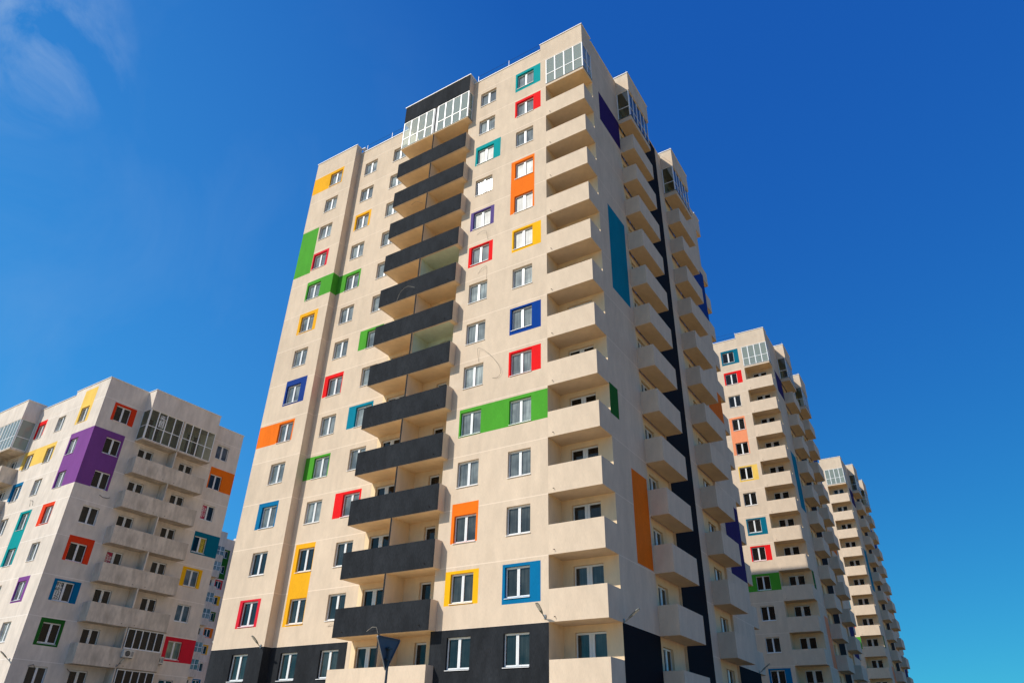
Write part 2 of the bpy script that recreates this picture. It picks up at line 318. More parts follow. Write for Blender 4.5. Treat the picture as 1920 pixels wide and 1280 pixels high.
def in_view(root, loc, m=0.04, ext=2.0):
    """true when the spot can appear in the photograph (or just outside it)"""
    c, s = math.cos(root.rotation_euler.z), math.sin(root.rotation_euler.z)
    q = Vector((loc[0]*c-loc[1]*s, loc[0]*s+loc[1]*c, loc[2])) + root.location
    d = q-CAM; z = d.dot(fw)
    if z < 1: return False
    f = 1314.49; x = 960+f*d.dot(r2)/z; y = 640-f*d.dot(u2)/z; g = ext*f/z + 110
    return -g < x < 1920+g and -g < y < 1280+g
def lean_pane(win):
    # pane turned on purpose to mirror the sun into the camera
    q = win.location + Vector((0, .17, .7)); v = (CAM-q).normalized(); n = (v+SUN).normalized()
    for ch in win.children:
        if ch.name.startswith('pane'): ch.rotation_euler = (math.asin(n.z)*-1, 0, math.atan2(n.x, -n.y)); ch.location = Vector((0, 0, 0)); p = Vector((0, .175, .7)); p1 = Vector((0, .215, .7)); ch.location = p1 - ch.rotation_euler.to_matrix() @ p
def put_window(root, ms, loc, rz=0.0, name='window', label=None):
    if not in_view(root, loc): return None
    o = link(name, ms[0], root, loc, rz); link('pane', ms[1], o)
    if len(ms) > 2: link('sill', ms[2], o)
    if label: o['label'] = label
    return o
WH = 1.43
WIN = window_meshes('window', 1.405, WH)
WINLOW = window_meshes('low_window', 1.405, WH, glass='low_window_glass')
WINGLARE = window_meshes('sunlit_window', 1.405, WH, glass='sunlit_glass'); WINSHEEN = window_meshes('white_sheen_window', 1.405, WH, glass='white_sheen_glass')
WIND = window_meshes('dark_window', 1.405, WH, glass='dark_window_glass')
WINC = window_meshes('curtained_window', 1.38, WH, glass='curtained_glass')
DOOR = window_meshes('balcony_door', 1.58, 2.5, glass='dark_window_glass', sill=False, mull=0.28)
DOORR = window_meshes('narrow_balcony_door', 0.74, 2.5, cols=1, glass='dark_window_glass', sill=False)

# ---------------------------------------------------------------- balcony parts
def balcony_mesh(kind, name):
    """each with z=0 at the storey line; x,y in the tower's own axes"""
    b = MB(); c = 'cream_balcony_plaster'; T = 0.12
    if kind == 'corner':           # loggia on the building's corner, open to front and side
        b.box(-2.98, -T, 0.002, T, 0, 1.44, c); b.box(-T, 0.0, 0.002, 1.419, 0, 1.44, c)
        b.box(-2.98, -T, T, 1.419, 0, 0.18, c, skip='-y+x')
    elif kind in ('centre', 'centre_plain', 'centre_mint'):       # double balcony with a dark front
        d = 'cream_balcony_plaster' if kind == 'centre_plain' else 'grey_paint'
        x0, x1, y0, y1 = -15.9, -9.40, -0.60, 0.949
        b.box(x0, x1, y0, y0+T, -0.02, 1.44, c, {'-y': d})
        b.box(x0, x0+T, y0+T, y1, 0.0, 1.44, c, skip='-y'); b.box(x1-T, x1, y0+T, -0.001, 0.0, 1.44, c, skip='-y')
        b.box(x0+T, -9.725, y0+T, y1, 0, 0.18, 'smooth_cream', {}, skip='-y-x')
        b.box(-9.725, x1-T, y0+T, -0.001, 0, 0.18, 'smooth_cream', skip='-y-x')
    elif kind == 'side':           # balcony on the shaded side; y measured from its front edge
        b.box(0.001, 1.05, 0, T, 0, 1.44, c); b.box(1.05-T, 1.05, T, 3.75-T, 0, 1.44, c); b.box(0.001, 1.05, 3.75-T, 3.75, 0, 1.44, c)
        b.box(0.001, 1.05-T, T, 3.75-T, 0, 0.18, c)
    elif kind == 'back_corner':
        b.box(-T, 0.0, 0, 1.42, 0, 1.44, c)
        b.box(-2.98, -T, 0, 1.42, 0, 0.18, 'smooth_cream')
        b.box(-2.98, -T, 1.30, 1.42, 0, 1.44, c)
    return b.mesh(name)
def glazing_meshes(tag, runs, z0, z1, zr, frame='white_frame', glass='clear_glass'):
    """runs: ('y', plane, u0, u1, n) or ('x', plane, u0, u1, n). frame mesh and pane mesh"""
    f = MB(); p = MB()
    for ax, c, a, b_, n in runs:
        def B(u0, u1, za, zb, dd=0.0, t=0.06):
            if ax == 'y': f.box(u0, u1, c+dd, c+t, za, zb, frame)
            else: f.box(c-t, c-dd, u0, u1, za, zb, frame)
        wd = (b_-a)/n
        for i in range(n+1):
            u = a+wd*i; hw = 0.05 if 0 < i < n else 0.035
            lo = max(a, u-hw); hi = min(b_, u+hw)
            B(lo if i < n else b_-.07, hi if i else a+.07, z0, z1)
        for i in range(n):
            u0 = a+wd*i+.05+(.02 if i == 0 else 0); u1 = a+wd*(i+1)-.05-(.02 if i == n-1 else 0)
            for zz, hh in ((z0, .05), (zr-.03, .06), (z1-.05, .05)): B(u0, u1, zz, zz+hh, 0.006, 0.055)
            for q0, q1 in ((z0+.05, zr-.03), (zr+.03, z1-.05)):
                if ax == 'y': p.quad([(u0, c+.03, q0), (u1, c+.03, q0), (u1, c+.03, q1), (u0, c+.03, q1)], glass, (0, -1, 0))
                else: p.quad([(c-.03, u0, q0), (c-.03, u1, q0), (c-.03, u1, q1), (c-.03, u0, q1)], glass, (1, 0, 0))
    return f.mesh(tag+'_frame'), p.mesh(tag+'_pane')
def lamp_mesh():
    """wall lamp: bracket on the wall (y=0), arm leaning out, flat oval head"""
    b = MB(); b.box(-.05, .05, -.05, 0, -.12, .06, 'grey_metal')
    b.tube([(0, -.03, -.06), (0, -.14, -.02), (0, -.30, .10)], .024, 'grey_metal', 8)
    base = Vector((0, -.26, .07)); d = Vector((0, -.82, .57)).normalized(); n = Vector((0, .57, .82)).normalized(); s = Vector((1, 0, 0))
    prof = [(0, .035, .03), (.08, .06, .045), (.22, .085, .05), (.50, .10, .045), (.62, .085, .03), (.66, .05, .02)]
    rings = []
    for L_, wd, th in prof:
        c = base+d*L_
        rings.append([c+s*wd*.7+n*th, c-s*wd*.7+n*th, c-s*wd+n*0, c-s*wd*.8-n*th*.5, c+s*wd*.8-n*th*.5, c+s*wd])
    for i in range(len(rings)-1):
        for k in range(6):
            k2 = (k+1) % 6
            b.quad([rings[i][k], rings[i][k2], rings[i+1][k2], rings[i+1][k]], 'lamp_lens' if (k == 3 and 1 < i < 4) else 'lamp_body')
    b.quad(rings[0], 'lamp_body'); b.quad(rings[-1], 'lamp_body')
    return b.mesh('wall_lamp')
LAMP = lamp_mesh()
def spout_mesh():
    b = MB(); b.tube([(0, .02, 0), (0, -.05, -.005), (0, -.10, -.03)], .018, 'black_cable', 6); return b.mesh('drain_spout')
SPOUT = spout_mesh()
SB_Y = (5.88, 15.25)

# ================================================================ THE TOWER
TOP = 46.0
def S(n): return 3*n+1                                   # storey line under storey n
def tower(loc, rz, label, group, main=True):
    """main: the near tower, everything; otherwise only what the street side shows past the near tower"""
    T = thing('apartment_tower', label, 'tower', loc, rz, group)
    W = MB(); c = 'cream_plaster'
    wz = lambda n: (S(n)+1.23, S(n)+2.66)
    FR = []; FX = [(-8.695, -7.29), (-5.41, -4.005)]
    for n in range(1, 15):
        for a, b in FX: FR.append((a, b, *wz(n)))
    reg = [(-9.72, -2.96, 0, 7.0, 'grey_paint'),
           (-5.56, -3.42, 43.92, 45.9, 'teal_paint'), (-5.55, -3.40, 41.2, 42.88, 'red_paint'), (-5.72, -3.88, 32.2, 36.88, 'orange_paint'),
           (-5.52, -3.38, 29.0, 30.8, 'yellow_paint'), (-5.53, -3.39, 22.92, 24.77, 'blue_paint'), (-5.53, -3.39, 20.17, 21.78, 'red_paint'),
           (-8.79, -2.96, 17.13, 18.86, 'green_paint'), (-5.56, -3.41, 7.94, 9.8, 'sky_blue_paint'),
           (-8.86, -6.69, 38.14, 40.0, 'teal_paint'), (-8.92, -7.0, 32.14, 33.76, 'purple_paint'), (-8.9, -6.99, 29.08, 30.74, 'red_paint'),
           (-8.88, -7.17, 11.2, 13.32, 'orange_paint'), (-9.03, -6.96, 8.13, 9.8, 'yellow_paint')]
    pale = (lambda q: q) if main else (lambda q: [(*r[:4], dict(teal_paint='petrol_paint', blue_paint='petrol_paint', orange_paint='hazed_orange_paint', yellow_paint='pale_yellow_paint').get(r[4], r[4])) for r in q])  # farther towers: orange and yellow paled, distance haze put into the paint
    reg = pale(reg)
    facade(W, 'y', 0, -9.72, -2.98, 0, 47.3, c, FR, reg)
    # corner box above the top loggia, its soffit and the plinth under the lowest one
    W.box(-2.98, 0, 0, 1.42, 45.9, 47.3, c, skip='+z'); W.box(-3.44, 0, 0, 1.42, 47.3, 47.9, c, skip='-z')
    W.box(-2.98, 0, 0, 1.42, 0, 1.0, 'grey_paint', skip='+z')
    # loggia: inner wall and back wall with doors
    W.quad([(-2.98, 0, 1), (-2.98, 1.42, 1), (-2.98, 1.42, 45.9), (-2.98, 0, 45.9)], 'smooth_cream', (1, 0, 0))
    facade(W, 'y', 1.42, -2.98, 0, 0, 46, 'smooth_cream', [(-2.41, -0.81, S(n)+.19, S(n)+2.7) for n in range(1, 15)], [])
    # left return of the right-hand section
    facade(W, 'w', -9.72, 0, 0.95, 0, 47.3, c, [], [(0, .95, 0, 7.0, 'grey_paint')])
    # middle section behind the double balconies and the two window columns
    MID = []
    for n in range(1, 15):
        MID += [(-21.425, -20.04, *wz(n)), (-18.22, -16.83, *wz(n))]
        MID += [(-15.55, -13.98, S(n)+.19, S(n)+2.7), (-11.47, -10.70, S(n)+.19, S(n)+2.7)]
    mreg = [(-22.25, -16.2, 0, 7.0, 'grey_paint'), (-21.58, -19.82, 38.2, 39.88, 'gold_paint'), (-22.25, -19.9, 32.22, 33.92, 'green_paint'), (-21.8, -19.98, 23.22, 24.92, 'red_paint'),
            (-22.25, -19.97, 17.2, 18.8, 'green_paint'), (-21.73, -20.01, 8.1, 12.95, 'gold_paint'), (-18.93, -16.7, 26.22, 27.84, 'green_paint'),
            (-18.9, -16.7, 20.2, 21.84, 'teal_blue_paint'), (-18.93, -16.7, 14.19, 15.82, 'red_paint'),
            (-12.58, -9.72, S(9), S(10), 'mint_paint'), (-12.58, -9.72, S(7), S(8), 'mint_paint'),
            (-15.9, -12.58, S(1), 46, 'smooth_cream')]
    mreg += [(-12.58, -9.72, S(k), S(k+1), 'smooth_cream') for k in range(1, 15) if k not in (7, 9)]
    facade(W, 'y', 0.95, -22.25, -9.72, 0, 47.3, c, MID, mreg)
    # left bay, standing 0.62 m forward
    BAY = [(-24.943, -23.53, *wz(n)) for n in range(1, 15)]
    breg = [(-27, -22.25, 0, 7.0, 'grey_paint'), (-27, -23.40, 44.08, 45.95, 'gold_paint'), (-27, -25.1, 35.0, 39.76, 'green_paint'), (-25.08, -23.3, 35.15, 36.84, 'crimson_paint'),
            (-25.08, -22.25, 32.15, 33.98, 'green_paint'), (-25.2, -23.2, 29.1, 30.96, 'gold_paint'), (-25.1, -22.97, 23.08, 25.1, 'navy_paint'),
            (-27, -23.42, 20.2, 21.83, 'orange_paint'), (-25.32, -23.42, 14.19, 15.94, 'sky_blue_paint'), (-25.21, -23.29, 8.13, 9.77, 'crimson_paint')]
    facade(W, 'y', 0.33, -27, -22.25, 0, 47.85, c, BAY, breg)
    facade(W, 'x', -22.25, 0.33, 0.95, 0, 47.85, c, [], [(.33, .95, 0, 7, 'grey_paint'), (.33, .95, 32.15, 33.98, 'green_paint')])
    facade(W, 'w', -27, 0.33, 20.0, 0, 47.85, c); facade(W, 'w', -14.6, 20.0, 25.4, 0, 47.3, c)
    # shaded side, facing +x
    SD = []
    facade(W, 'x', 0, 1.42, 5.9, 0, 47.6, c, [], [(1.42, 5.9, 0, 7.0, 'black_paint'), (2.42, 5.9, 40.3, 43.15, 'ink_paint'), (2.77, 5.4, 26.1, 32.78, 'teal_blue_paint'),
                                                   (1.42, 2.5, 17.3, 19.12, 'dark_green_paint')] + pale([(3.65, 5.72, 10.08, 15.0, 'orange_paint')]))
    for k, y0 in enumerate(SB_Y):
        y1 = y0+3.75
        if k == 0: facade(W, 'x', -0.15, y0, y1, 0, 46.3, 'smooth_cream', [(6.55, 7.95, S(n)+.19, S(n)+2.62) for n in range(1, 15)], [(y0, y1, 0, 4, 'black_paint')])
        else: facade(W, 'x', -0.15, y0, y1, 0, 46.3, 'smooth_cream', [(16.75, 18.35, S(n)+.19, S(n)+2.62) for n in range(1, 15)])
        W.quad([(-.15, y0, 0), (0, y0, 0), (0, y0, 46.3), (-.15, y0, 46.3)], c, (0, 1, 0)); W.quad([(-.15, y1, 0), (0, y1, 0), (0, y1, 46.3), (-.15, y1, 46.3)], c, (0, -1, 0))
        W.box(-1.0, 1.05, y0-.02, y1+.15, 46.3, 48.2, c)                                   # raised box above the top balcony
        coping(W, [(-1.0, 1.05, y0-.02, y1+.15)], 48.2)
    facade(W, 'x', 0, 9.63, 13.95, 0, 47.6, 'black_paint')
    facade(W, 'x', 0, 13.95, 15.25, 0, 47.6, c)
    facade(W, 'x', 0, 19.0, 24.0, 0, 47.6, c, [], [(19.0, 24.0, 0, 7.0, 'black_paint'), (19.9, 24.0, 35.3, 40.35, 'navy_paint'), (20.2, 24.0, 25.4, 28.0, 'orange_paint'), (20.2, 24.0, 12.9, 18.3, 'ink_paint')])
    W.quad([(-2.98, 24, 0), (0, 24, 0), (0, 24, 46), (-2.98, 24, 46)], 'smooth_cream', (0, 1, 0))
    W.quad([(-2.98, 24, 0), (-2.98, 25.4, 0), (-2.98, 25.4, 46), (-2.98, 24, 46)], 'smooth_cream', (1, 0, 0))
    W.box(-2.98, 0, 24, 25.4, 45.9, 47.9, c)
    facade(W, 'b', 25.4, -14.6, -2.98, 0, 47.3, c); facade(W, 'b', 20.0, -27, -14.6, 0, 47.3, c)  # unseen rear-left notch, shaped to let sun reach the next tower
    # head over the double balconies
    W.box(-15.9, -9.40, -0.60, 0.94, 46.0, 47.82, c, {'-y': 'grey_paint'})
    coping(W, [(-15.9, -9.40, -.60, 1.3)], 47.82)
    if main:
        W.box(-12.67, -12.555, -.58, 0.948, 4.0, 46.0, 'smooth_cream', {'-y': 'grey_paint'})      # dividing wall, broken by the slabs
        for k in (7, 9): W.box(-12.554, -12.550, -.45, .947, S(k), S(k+1), 'mint_paint'); W.box(-12.55, -9.73, -.47, .946, S(k+1)-.012, S(k+1)-.004, 'mint_paint')
    # roof and copings
    for x0, x1, y0, y1 in ((-27, -22.25, .33, 20), (-22.25, -14.6, .95, 20), (-14.6, -9.72, .95, 25.4), (-9.72, 0, 0, 25.4)): W.quad([(x0, y0, 46.9), (x1, y0, 46.9), (x1, y1, 46.9), (x0, y1, 46.9)], 'roof_felt', (0, 0, 1))
    coping(W, [(-9.72, -3.5, 0, .3), (-22.2, -15.9, .95, 1.25), (-9.9, -9.75, .3, 1.2)], 47.3)
    coping(W, [(-3.44, 0, 0, 1.42)], 47.9); coping(W, [(-27, -22.25, .33, .95), (-22.2, -21.9, .95, 1.3)], 47.85)
    coping(W, [(-.3, 0, 1.5, 5.8), (-.3, 0, 9.9, 15.1), (-.3, 0, 19.2, 24)], 47.6); coping(W, [(-2.98, 0, 24, 25.4)], 47.9)
    W.build('wall', T)
    # windows
    for n in range(1, 15):
        for i, (a, b) in enumerate(FX):
            if not main and i == 0: continue
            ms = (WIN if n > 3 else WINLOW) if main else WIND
            if main and (i, n) in ((0, 12), (0, 10), (1, 11), (1, 10), (1, 9)): ms = WINSHEEN
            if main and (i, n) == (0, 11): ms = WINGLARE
            o = put_window(T, ms, ((a+b)/2, 0, wz(n)[0]), 0)
            if main and o and (i, n) == (0, 11): lean_pane(o)
        if main:
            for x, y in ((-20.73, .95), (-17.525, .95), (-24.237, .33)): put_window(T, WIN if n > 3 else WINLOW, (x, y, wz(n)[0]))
            if n < 14:
                put_window(T, DOOR, (-14.765, .95, S(n)+.19), name='balcony_door'); put_window(T, DOORR, (-11.085, .95, S(n)+.19), name='balcony_door')
        put_window(T, DOOR if n > 2 or not main else DOORG, (-1.61, 1.42, S(n)+.19), name='balcony_door')
        put_window(T, SDOOR, (-.15, 7.25, S(n)+.19), math.pi/2, name='balcony_door')
        put_window(T, DOOR, (-.15, 17.55, S(n)+.19), math.pi/2, name='balcony_door')
    # balconies
    for n in range(1, 14):
        zz = S(n)
        if in_view(T, (-1.5, 0, zz+1)):
            o = link('balcony', BALC['corner'], T, (0, 0, zz))
            link('drain_spout', SPOUT, o, (-2.65, 0, .22))
        if main:
            o = link('balcony', BALC['centre_plain' if n == 1 else 'centre'], T, (0, 0, zz))
            if n == 1: o['label'] = 'cream balcony parapet at the foot of the dark stack'
            for sx in (-15.2, -10.0): link('drain_spout', SPOUT, o, (sx, -.60, .24))
        for y in SB_Y:
            if in_view(T, (1, y+2, zz+1), ext=3): link('balcony', BALC['side'], T, (0, y, zz))
        if in_view(T, (0, 24.7, zz+1), ext=3): link('balcony', BALC['back_corner'], T, (0, 24, zz))
    zz = S(14)
    o = link('glazed_balcony', TOPSLAB['corner'], T, (0, 0, zz)); g = link('glazing_frame', GLZ['corner'][0], o); link('glazing_pane', GLZ['corner'][1], o)
    for y in SB_Y:
        o = link('glazed_balcony', TOPSLAB['side'], T, (0, y, zz)); link('glazing_frame', GLZ['side'][0], o); link('glazing_pane', GLZ['side'][1], o)
    if main:
        o = link('glazed_balcony', TOPSLAB['centre'], T, (0, 0, zz)); link('glazing_frame', GLZ['centre'][0], o); link('glazing_pane', GLZ['centre'][1], o)
    # safety rail round the roof
    Rl = MB()
    def rail(pts, z, h=.75):
        for a, b in zip(pts, pts[1:]):
            L_ = (Vector(b)-Vector(a)).length; k = max(1, round(L_/2.9))
            for i in range(k+1):
                q = Vector(a).lerp(Vector(b), i/k); Rl.tube([(q.x, q.y, z-.4), (q.x, q.y, z+h)], .022, 'grey_metal', 5)
            for hh in (h-.02, h*.5): Rl.tube([(a[0], a[1], z+hh), (b[0], b[1], z+hh)], .011, 'dark_metal', 4)
    rail([(-9.2, .2), (-3.5, .2)], 47.3, 1.0); rail([(-3.3, .2), (-.1, .2), (-.15, 1.3)], 47.9, .3); rail([(-.25, 1.6), (-.25, 5.7)], 47.6, .5); rail([(-15.7, -.45), (-9.6, -.45)], 47.82, .35)
    rail([(-21.8, 1.15), (-16.1, 1.15)], 47.3, 1.0); rail([(-26.8, .5), (-22.4, .5)], 47.85, .35); rail([(-.2, 10.2), (-.2, 14.9)], 47.6, .8); rail([(-.3, 5.95), (.95, 5.95)], 48.2, .35); rail([(-.3, 15.4), (.95, 15.4)], 48.2, .35)
    Rl.build('roof_rail', T)
    # lamps on the corner just above the dark base
    for lx, ly, lz, rr in (((-3.17, 0, 7.27, 0), (0, 1.55, 7.1, math.pi/2), (-22.5, .33, 7.05, 0), (-27, .9, 7.2, -math.pi/2)) if main else ((0, 1.6, 7.1, math.pi/2),)):
        if in_view(T, (lx, ly, lz)): link('wall_lamp', LAMP, T, (lx, ly, lz), rr)
    if main: link('wall_lamp', LAMP, T, (0, 23.6, 7.1), math.pi/2)
    return T
TOPSLAB = {}; GLZ = {}; BALC = {}
for k in ('corner', 'centre', 'centre_plain', 'side', 'back_corner'): BALC[k] = balcony_mesh(k, k+'_balcony')
DOORG = window_meshes('balcony_door_sky', 1.58, 2.5, glass='low_window_glass', sill=False, mull=0.28)
SDOOR = window_meshes('side_balcony_door', 1.38, 2.42, glass='low_window_glass', sill=False, mull=0.2)
def slab(kind):
    b = MB(); e = 'dark_metal'
    if kind == 'corner':
        b.box(-2.98, 0.0, 0.0, 1.419, 0.02, 0.24, 'smooth_cream', {'-y': 'cream_balcony_plaster'}); b.box(-2.98, .03, -.03, 1.40, .24, .275, e)
    if kind == 'centre':
        b.box(-15.9, -9.725, -.6, .949, 0.02, 0.10, 'smooth_cream'); b.box(-9.725, -9.40, -.6, -.001, 0.02, 0.10, 'smooth_cream'); b.box(-15.95, -9.37, -.63, -.02, .10, .14, e)
        b.box(-12.79, -12.41, -.57, -.45, .14, 2.999, 'dark_metal')
    if kind == 'side':
        b.box(0.001, 1.05, 0, 3.75, 0.02, 0.44, 'cream_balcony_plaster'); b.box(0.001, 1.08, -.03, 3.78, .44, .475, e)
    return b.mesh(kind+'_top_slab')
for k in ('corner', 'centre', 'side'): TOPSLAB[k] = slab(k)
GLZ['corner'] = glazing_meshes('corner_glazing', [('y', 0.0, -2.98, 0, 4), ('x', 0.0, .07, 1.40, 2)], .275, 2.899, 1.28)
GLZ['centre'] = glazing_meshes('centre_glazing', [('y', -.60, -15.88, -12.80, 4), ('y', -.60, -12.40, -9.42, 4), ('x', -9.42, -.53, -.02, 1)], .14, 2.999, 1.15)
GLZ['side'] = glazing_meshes('side_glazing', [('y', 0, .01, 1.0, 1), ('x', 1.0, .07, 3.75, 5)], .475, 3.299, 1.55, glass='tinted_glass')

A = tower((0, 0, 0), 0, 'tallest cream apartment tower filling the middle, dark double balconies up its sunlit front', 'cream apartment towers in a row')
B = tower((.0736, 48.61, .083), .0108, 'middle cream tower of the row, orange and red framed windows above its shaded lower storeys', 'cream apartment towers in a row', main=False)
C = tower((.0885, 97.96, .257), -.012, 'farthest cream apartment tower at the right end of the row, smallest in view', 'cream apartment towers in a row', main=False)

# cables hanging from the near tower's front
def cable(pts, mat='black_cable', r=.007, bent=False, to=None):
    b = MB()
    if bent: b.tube(pts, r, mat, 5); b.build('cable', to or A); return
    P_ = [Vector(q) for q in pts]; fine = []
    for i in range(len(P_)-1):
        p0, p1, p2, p3 = P_[max(i-1, 0)], P_[i], P_[i+1], P_[min(i+2, len(P_)-1)]
        for k in range(5):
            t = k/5; fine.append(.5*((2*p1)+(p2-p0)*t+(2*p0-5*p1+4*p2-p3)*t*t+(3*p1-p0-3*p2+p3)*t**3))
    fine.append(P_[-1]); b.tube(fine, r, mat, 5); b.build('cable', A)
cable([(-8.3, -.05, 42.62), (-7.95, -.10, 42.5), (-7.42, -.12, 42.5), (-7.36, -.05, 42.2), (-7.32, -.03, 41.5)], bent=True)
cable([(-8.3, -.02, 31.65), (-7.85, -.10, 31.7), (-7.5, -.12, 31.6), (-7.4, -.03, 30.9)], bent=True)
cable([(-8.05, -.02, 28.35), (-7.7, -.08, 28.6), (-7.38, -.08, 28.7), (-7.36, -.03, 27.7)], bent=True)
cable([(-7.62, -.02, 21.75), (-7.68, -.10, 22.4), (-7.6, -.12, 22.65), (-6.9, -.14, 22.1), (-6.2, -.12, 21.2), (-6.0, -.08, 20.6), (-6.25, -.04, 20.35), (-6.6, -.02, 20.42)])
cable([(-14.3, -.62, 27.8), (-13.9, -.75, 28.5), (-13.3, -.78, 28.75), (-12.7, -.72, 28.5)], 'light_cable', .008)
cable([(-14.0, -.62, 36.4), (-13.5, -.72, 36.45), (-12.75, -.74, 35.9)], bent=True)
cable([(-13.4, -.66, 7.15), (-12.95, -.75, 7.32), (-12.7, -.72, 7.3), (-12.62, -.64, 7.0)], 'light_cable', .009, bent=True)
cable([(-17.9, .93, 7.9), (-17.5, .85, 8.0), (-17.1, .84, 7.8)], 'light_cable', .012)

# ================================================================ LEFT BUILDING (nine storeys in view)
DL = Vector((-46.156, -1.96, .15)); DRZ = -.02539
Dt = thing('apartment_building', 'lower off-white apartment block on the left with purple painted corner and plain pale balconies', 'building', DL, DRZ)
W = MB(); c = 'white_plaster'; bc = 'white_balcony_plaster'
DR = []; dl = []
for n in range(0, 9):
    z0, z1 = S(n)+1.23, S(n)+2.66
    DR += [(1.26, 2.62, z0, z1), (11.71, 13.04, z0, z1)]
    DR += [(4.30, 5.67, S(n)+.19, S(n)+2.66), (8.36, 9.70, S(n)+.19, S(n)+2.66)]
    dl += [(-3.56, -2.22, z0, z1), (-7.52, -6.16, z0, z1), (-11.26, -9.82, z0, z1)]
rr = [(0, 14.32, 0, 1, 'grey_paint'), (1.02, 3.07, 26.18, 27.84, 'coral_paint'), (0, 2.76, 20.2, 25.2, 'violet_paint'), (11.58, 14.32, 23.2, 25.32, 'orange_paint'), (1.0, 3.06, 14.2, 16.15, 'coral_paint'),
      (1.0, 3.08, 11.2, 12.8, 'sky_blue_paint'), (1.0, 2.8, 8.05, 9.95, 'dark_green_paint'), (11.6, 14.32, 17.08, 19.06, 'petrol_paint'), (11.3, 13.34, 14.15, 15.82, 'yellow_paint'), (11.36, 14.32, 8.05, 9.95, 'crimson_paint')]
facade(W, 'x', 0, 0, 14.32, 0, 29.45, c, DR, rr)
facade(W, 'x', 0, 0, 4.1, 29.45, 29.85, c)
lr = [(-30, 0, 0, 1, 'grey_paint'), (-3.9, -1.8, 26.1, 29.6, 'pale_yellow_paint'), (-3.75, 0, 20.2, 25.2, 'violet_paint'), (-11.35, -9.7, 26.4, 28.05, 'red_paint'), (-11.72, -5.97, 23.35, 25.05, 'pale_yellow_paint'),
      (-11.62, -9.66, 20.35, 21.96, 'sky_blue_paint'), (-4.16, -2.16, 17.1, 18.96, 'coral_paint'), (-7.88, -5.88, 14.25, 18.85, 'teal_paint'), (-3.67, -1.82, 11.05, 13.0, 'violet_paint'), (-7.9, -5.95, 5.2, 7.0, 'teal_paint')]
facade(W, 'y', 0, -12.0, 0, 0, 29.45, c, dl, lr); facade(W, 'y', 0, -5.65, 0, 29.45, 29.85, c)
facade(W, 'y', 0, -30, -12.0, 0, 29.45, c, [(-14.2, -12.8, S(n)+.19, S(n)+2.66) for n in range(9)])
facade(W, 'w', -5.65, 0, 3, 29.45, 29.85, c); facade(W, 'w', -30, 0, 14.32, 0, 29.45, c); facade(W, 'b', 14.32, -30, 0, 0, 29.45, c)
W.quad([(-30, 0, 29.1), (0, 0, 29.1), (0, 14.3, 29.1), (-30, 14.3, 29.1)], 'roof_felt', (0, 0, 1))
# the raised heads above the top glazed balconies
W.box(-.3, 1.2, 3.66, 10.55, 28.0, 29.87, c); coping(W, [(-.3, 1.2, 3.66, 10.55)], 29.87, h=.05)
W.box(-18.5, -11.85, -1.38, .3, 28.1, 30.0, c); coping(W, [(-18.5, -11.85, -1.38, .3)], 30.0, h=.05)
coping(W, [(-.3, 0, 10.7, 14.32), (-12.0, -5.8, 0, .3), (-30, -18.6, 0, .3)], 29.45, h=.05); coping(W, [(-5.65, 0, 0, .3), (-.3, 0, .4, 3.5)], 29.85, h=.05)
# dividing walls between paired balconies
for n in range(0, 9): W.box(.002, 1.19, 7.06, 7.16, S(n)+.12, S(n+1) if n < 8 else 28.0, bc); W.box(-15.2, -15.1, -1.36, -.002, S(n)+.12, S(n+1) if n < 8 else 28.1, bc)
W.build('wall', Dt)
b = MB(); b.box(.001, 1.2, 3.66, 3.78, 0, 1.44, bc); b.box(1.08, 1.2, 3.78, 10.43, 0, 1.44, bc); b.box(.001, 1.2, 10.43, 10.55, 0, 1.44, bc); b.box(.001, 1.08, 3.78, 10.43, 0, .15, bc)
BR = b.mesh('paired_balcony')
b = MB(); b.box(-18.5, -11.85, -1.38, -1.26, 0, 1.44, bc); b.box(-11.97, -11.85, -1.26, -.001, 0, 1.44, bc); b.box(-18.5, -18.38, -1.26, -.001, 0, 1.44, bc); b.box(-18.38, -11.97, -1.26, -.001, 0, .15, bc)
BL = b.mesh('front_balcony')
for n in range(0, 8):
    if in_view(Dt, (1, 7, S(n)+1)):
        o = link('balcony', BR, Dt, (0, 0, S(n)))
        link('drain_spout', SPOUT, o, (1.2, 6.5, .2), math.pi/2); link('drain_spout', SPOUT, o, (1.2, 7.6, .2), math.pi/2)
    if in_view(Dt, (-12, -1, S(n)+1)): link('balcony', BL, Dt, (0, 0, S(n)))
b = MB(); b.box(.001, 1.2, 3.66, 10.55, .05, .19, bc); o = b.build('glazed_balcony', Dt, (0, 0, S(8)))
g = glazing_meshes('left_block_glazing', [('x', 1.16, 3.75, 7.0, 4), ('x', 1.16, 7.2, 10.5, 4)], .19, 2.999, 1.45, glass='tinted_glass')
link('glazing_frame', g[0], o); link('glazing_pane', g[1], o)
f = MB(); f.box(.02, 1.10, 3.68, 3.73, .19, .24, 'white_frame'); f.box(.02, 1.10, 3.68, 3.73, 1.42, 1.48, 'white_frame'); f.box(.02, 1.10, 3.68, 3.73, 2.94, 2.999, 'white_frame'); f.box(1.10, 1.16, 3.67, 3.745, .19, 2.999, 'white_frame'); f.box(.02, .07, 3.675, 3.735, .24, 2.94, 'white_frame')
f.build('glazing_frame', o)
f = MB(); f.quad([(.07, 3.70, .24), (1.10, 3.70, .24), (1.10, 3.70, 2.94), (.07, 3.70, 2.94)], 'tinted_glass', (0, -1, 0)); f.build('glazing_pane', o)
b = MB(); b.box(-18.5, -11.85, -1.38, -.001, .05, .24, bc); o = b.build('glazed_balcony', Dt, (0, 0, S(8)))
g = glazing_meshes('front_block_glazing', [('y', -1.36, -18.4, -15.2, 5), ('y', -1.36, -15.1, -11.95, 5), ('x', -11.88, -1.28, -.01, 1)], .24, 3.099, 1.4)
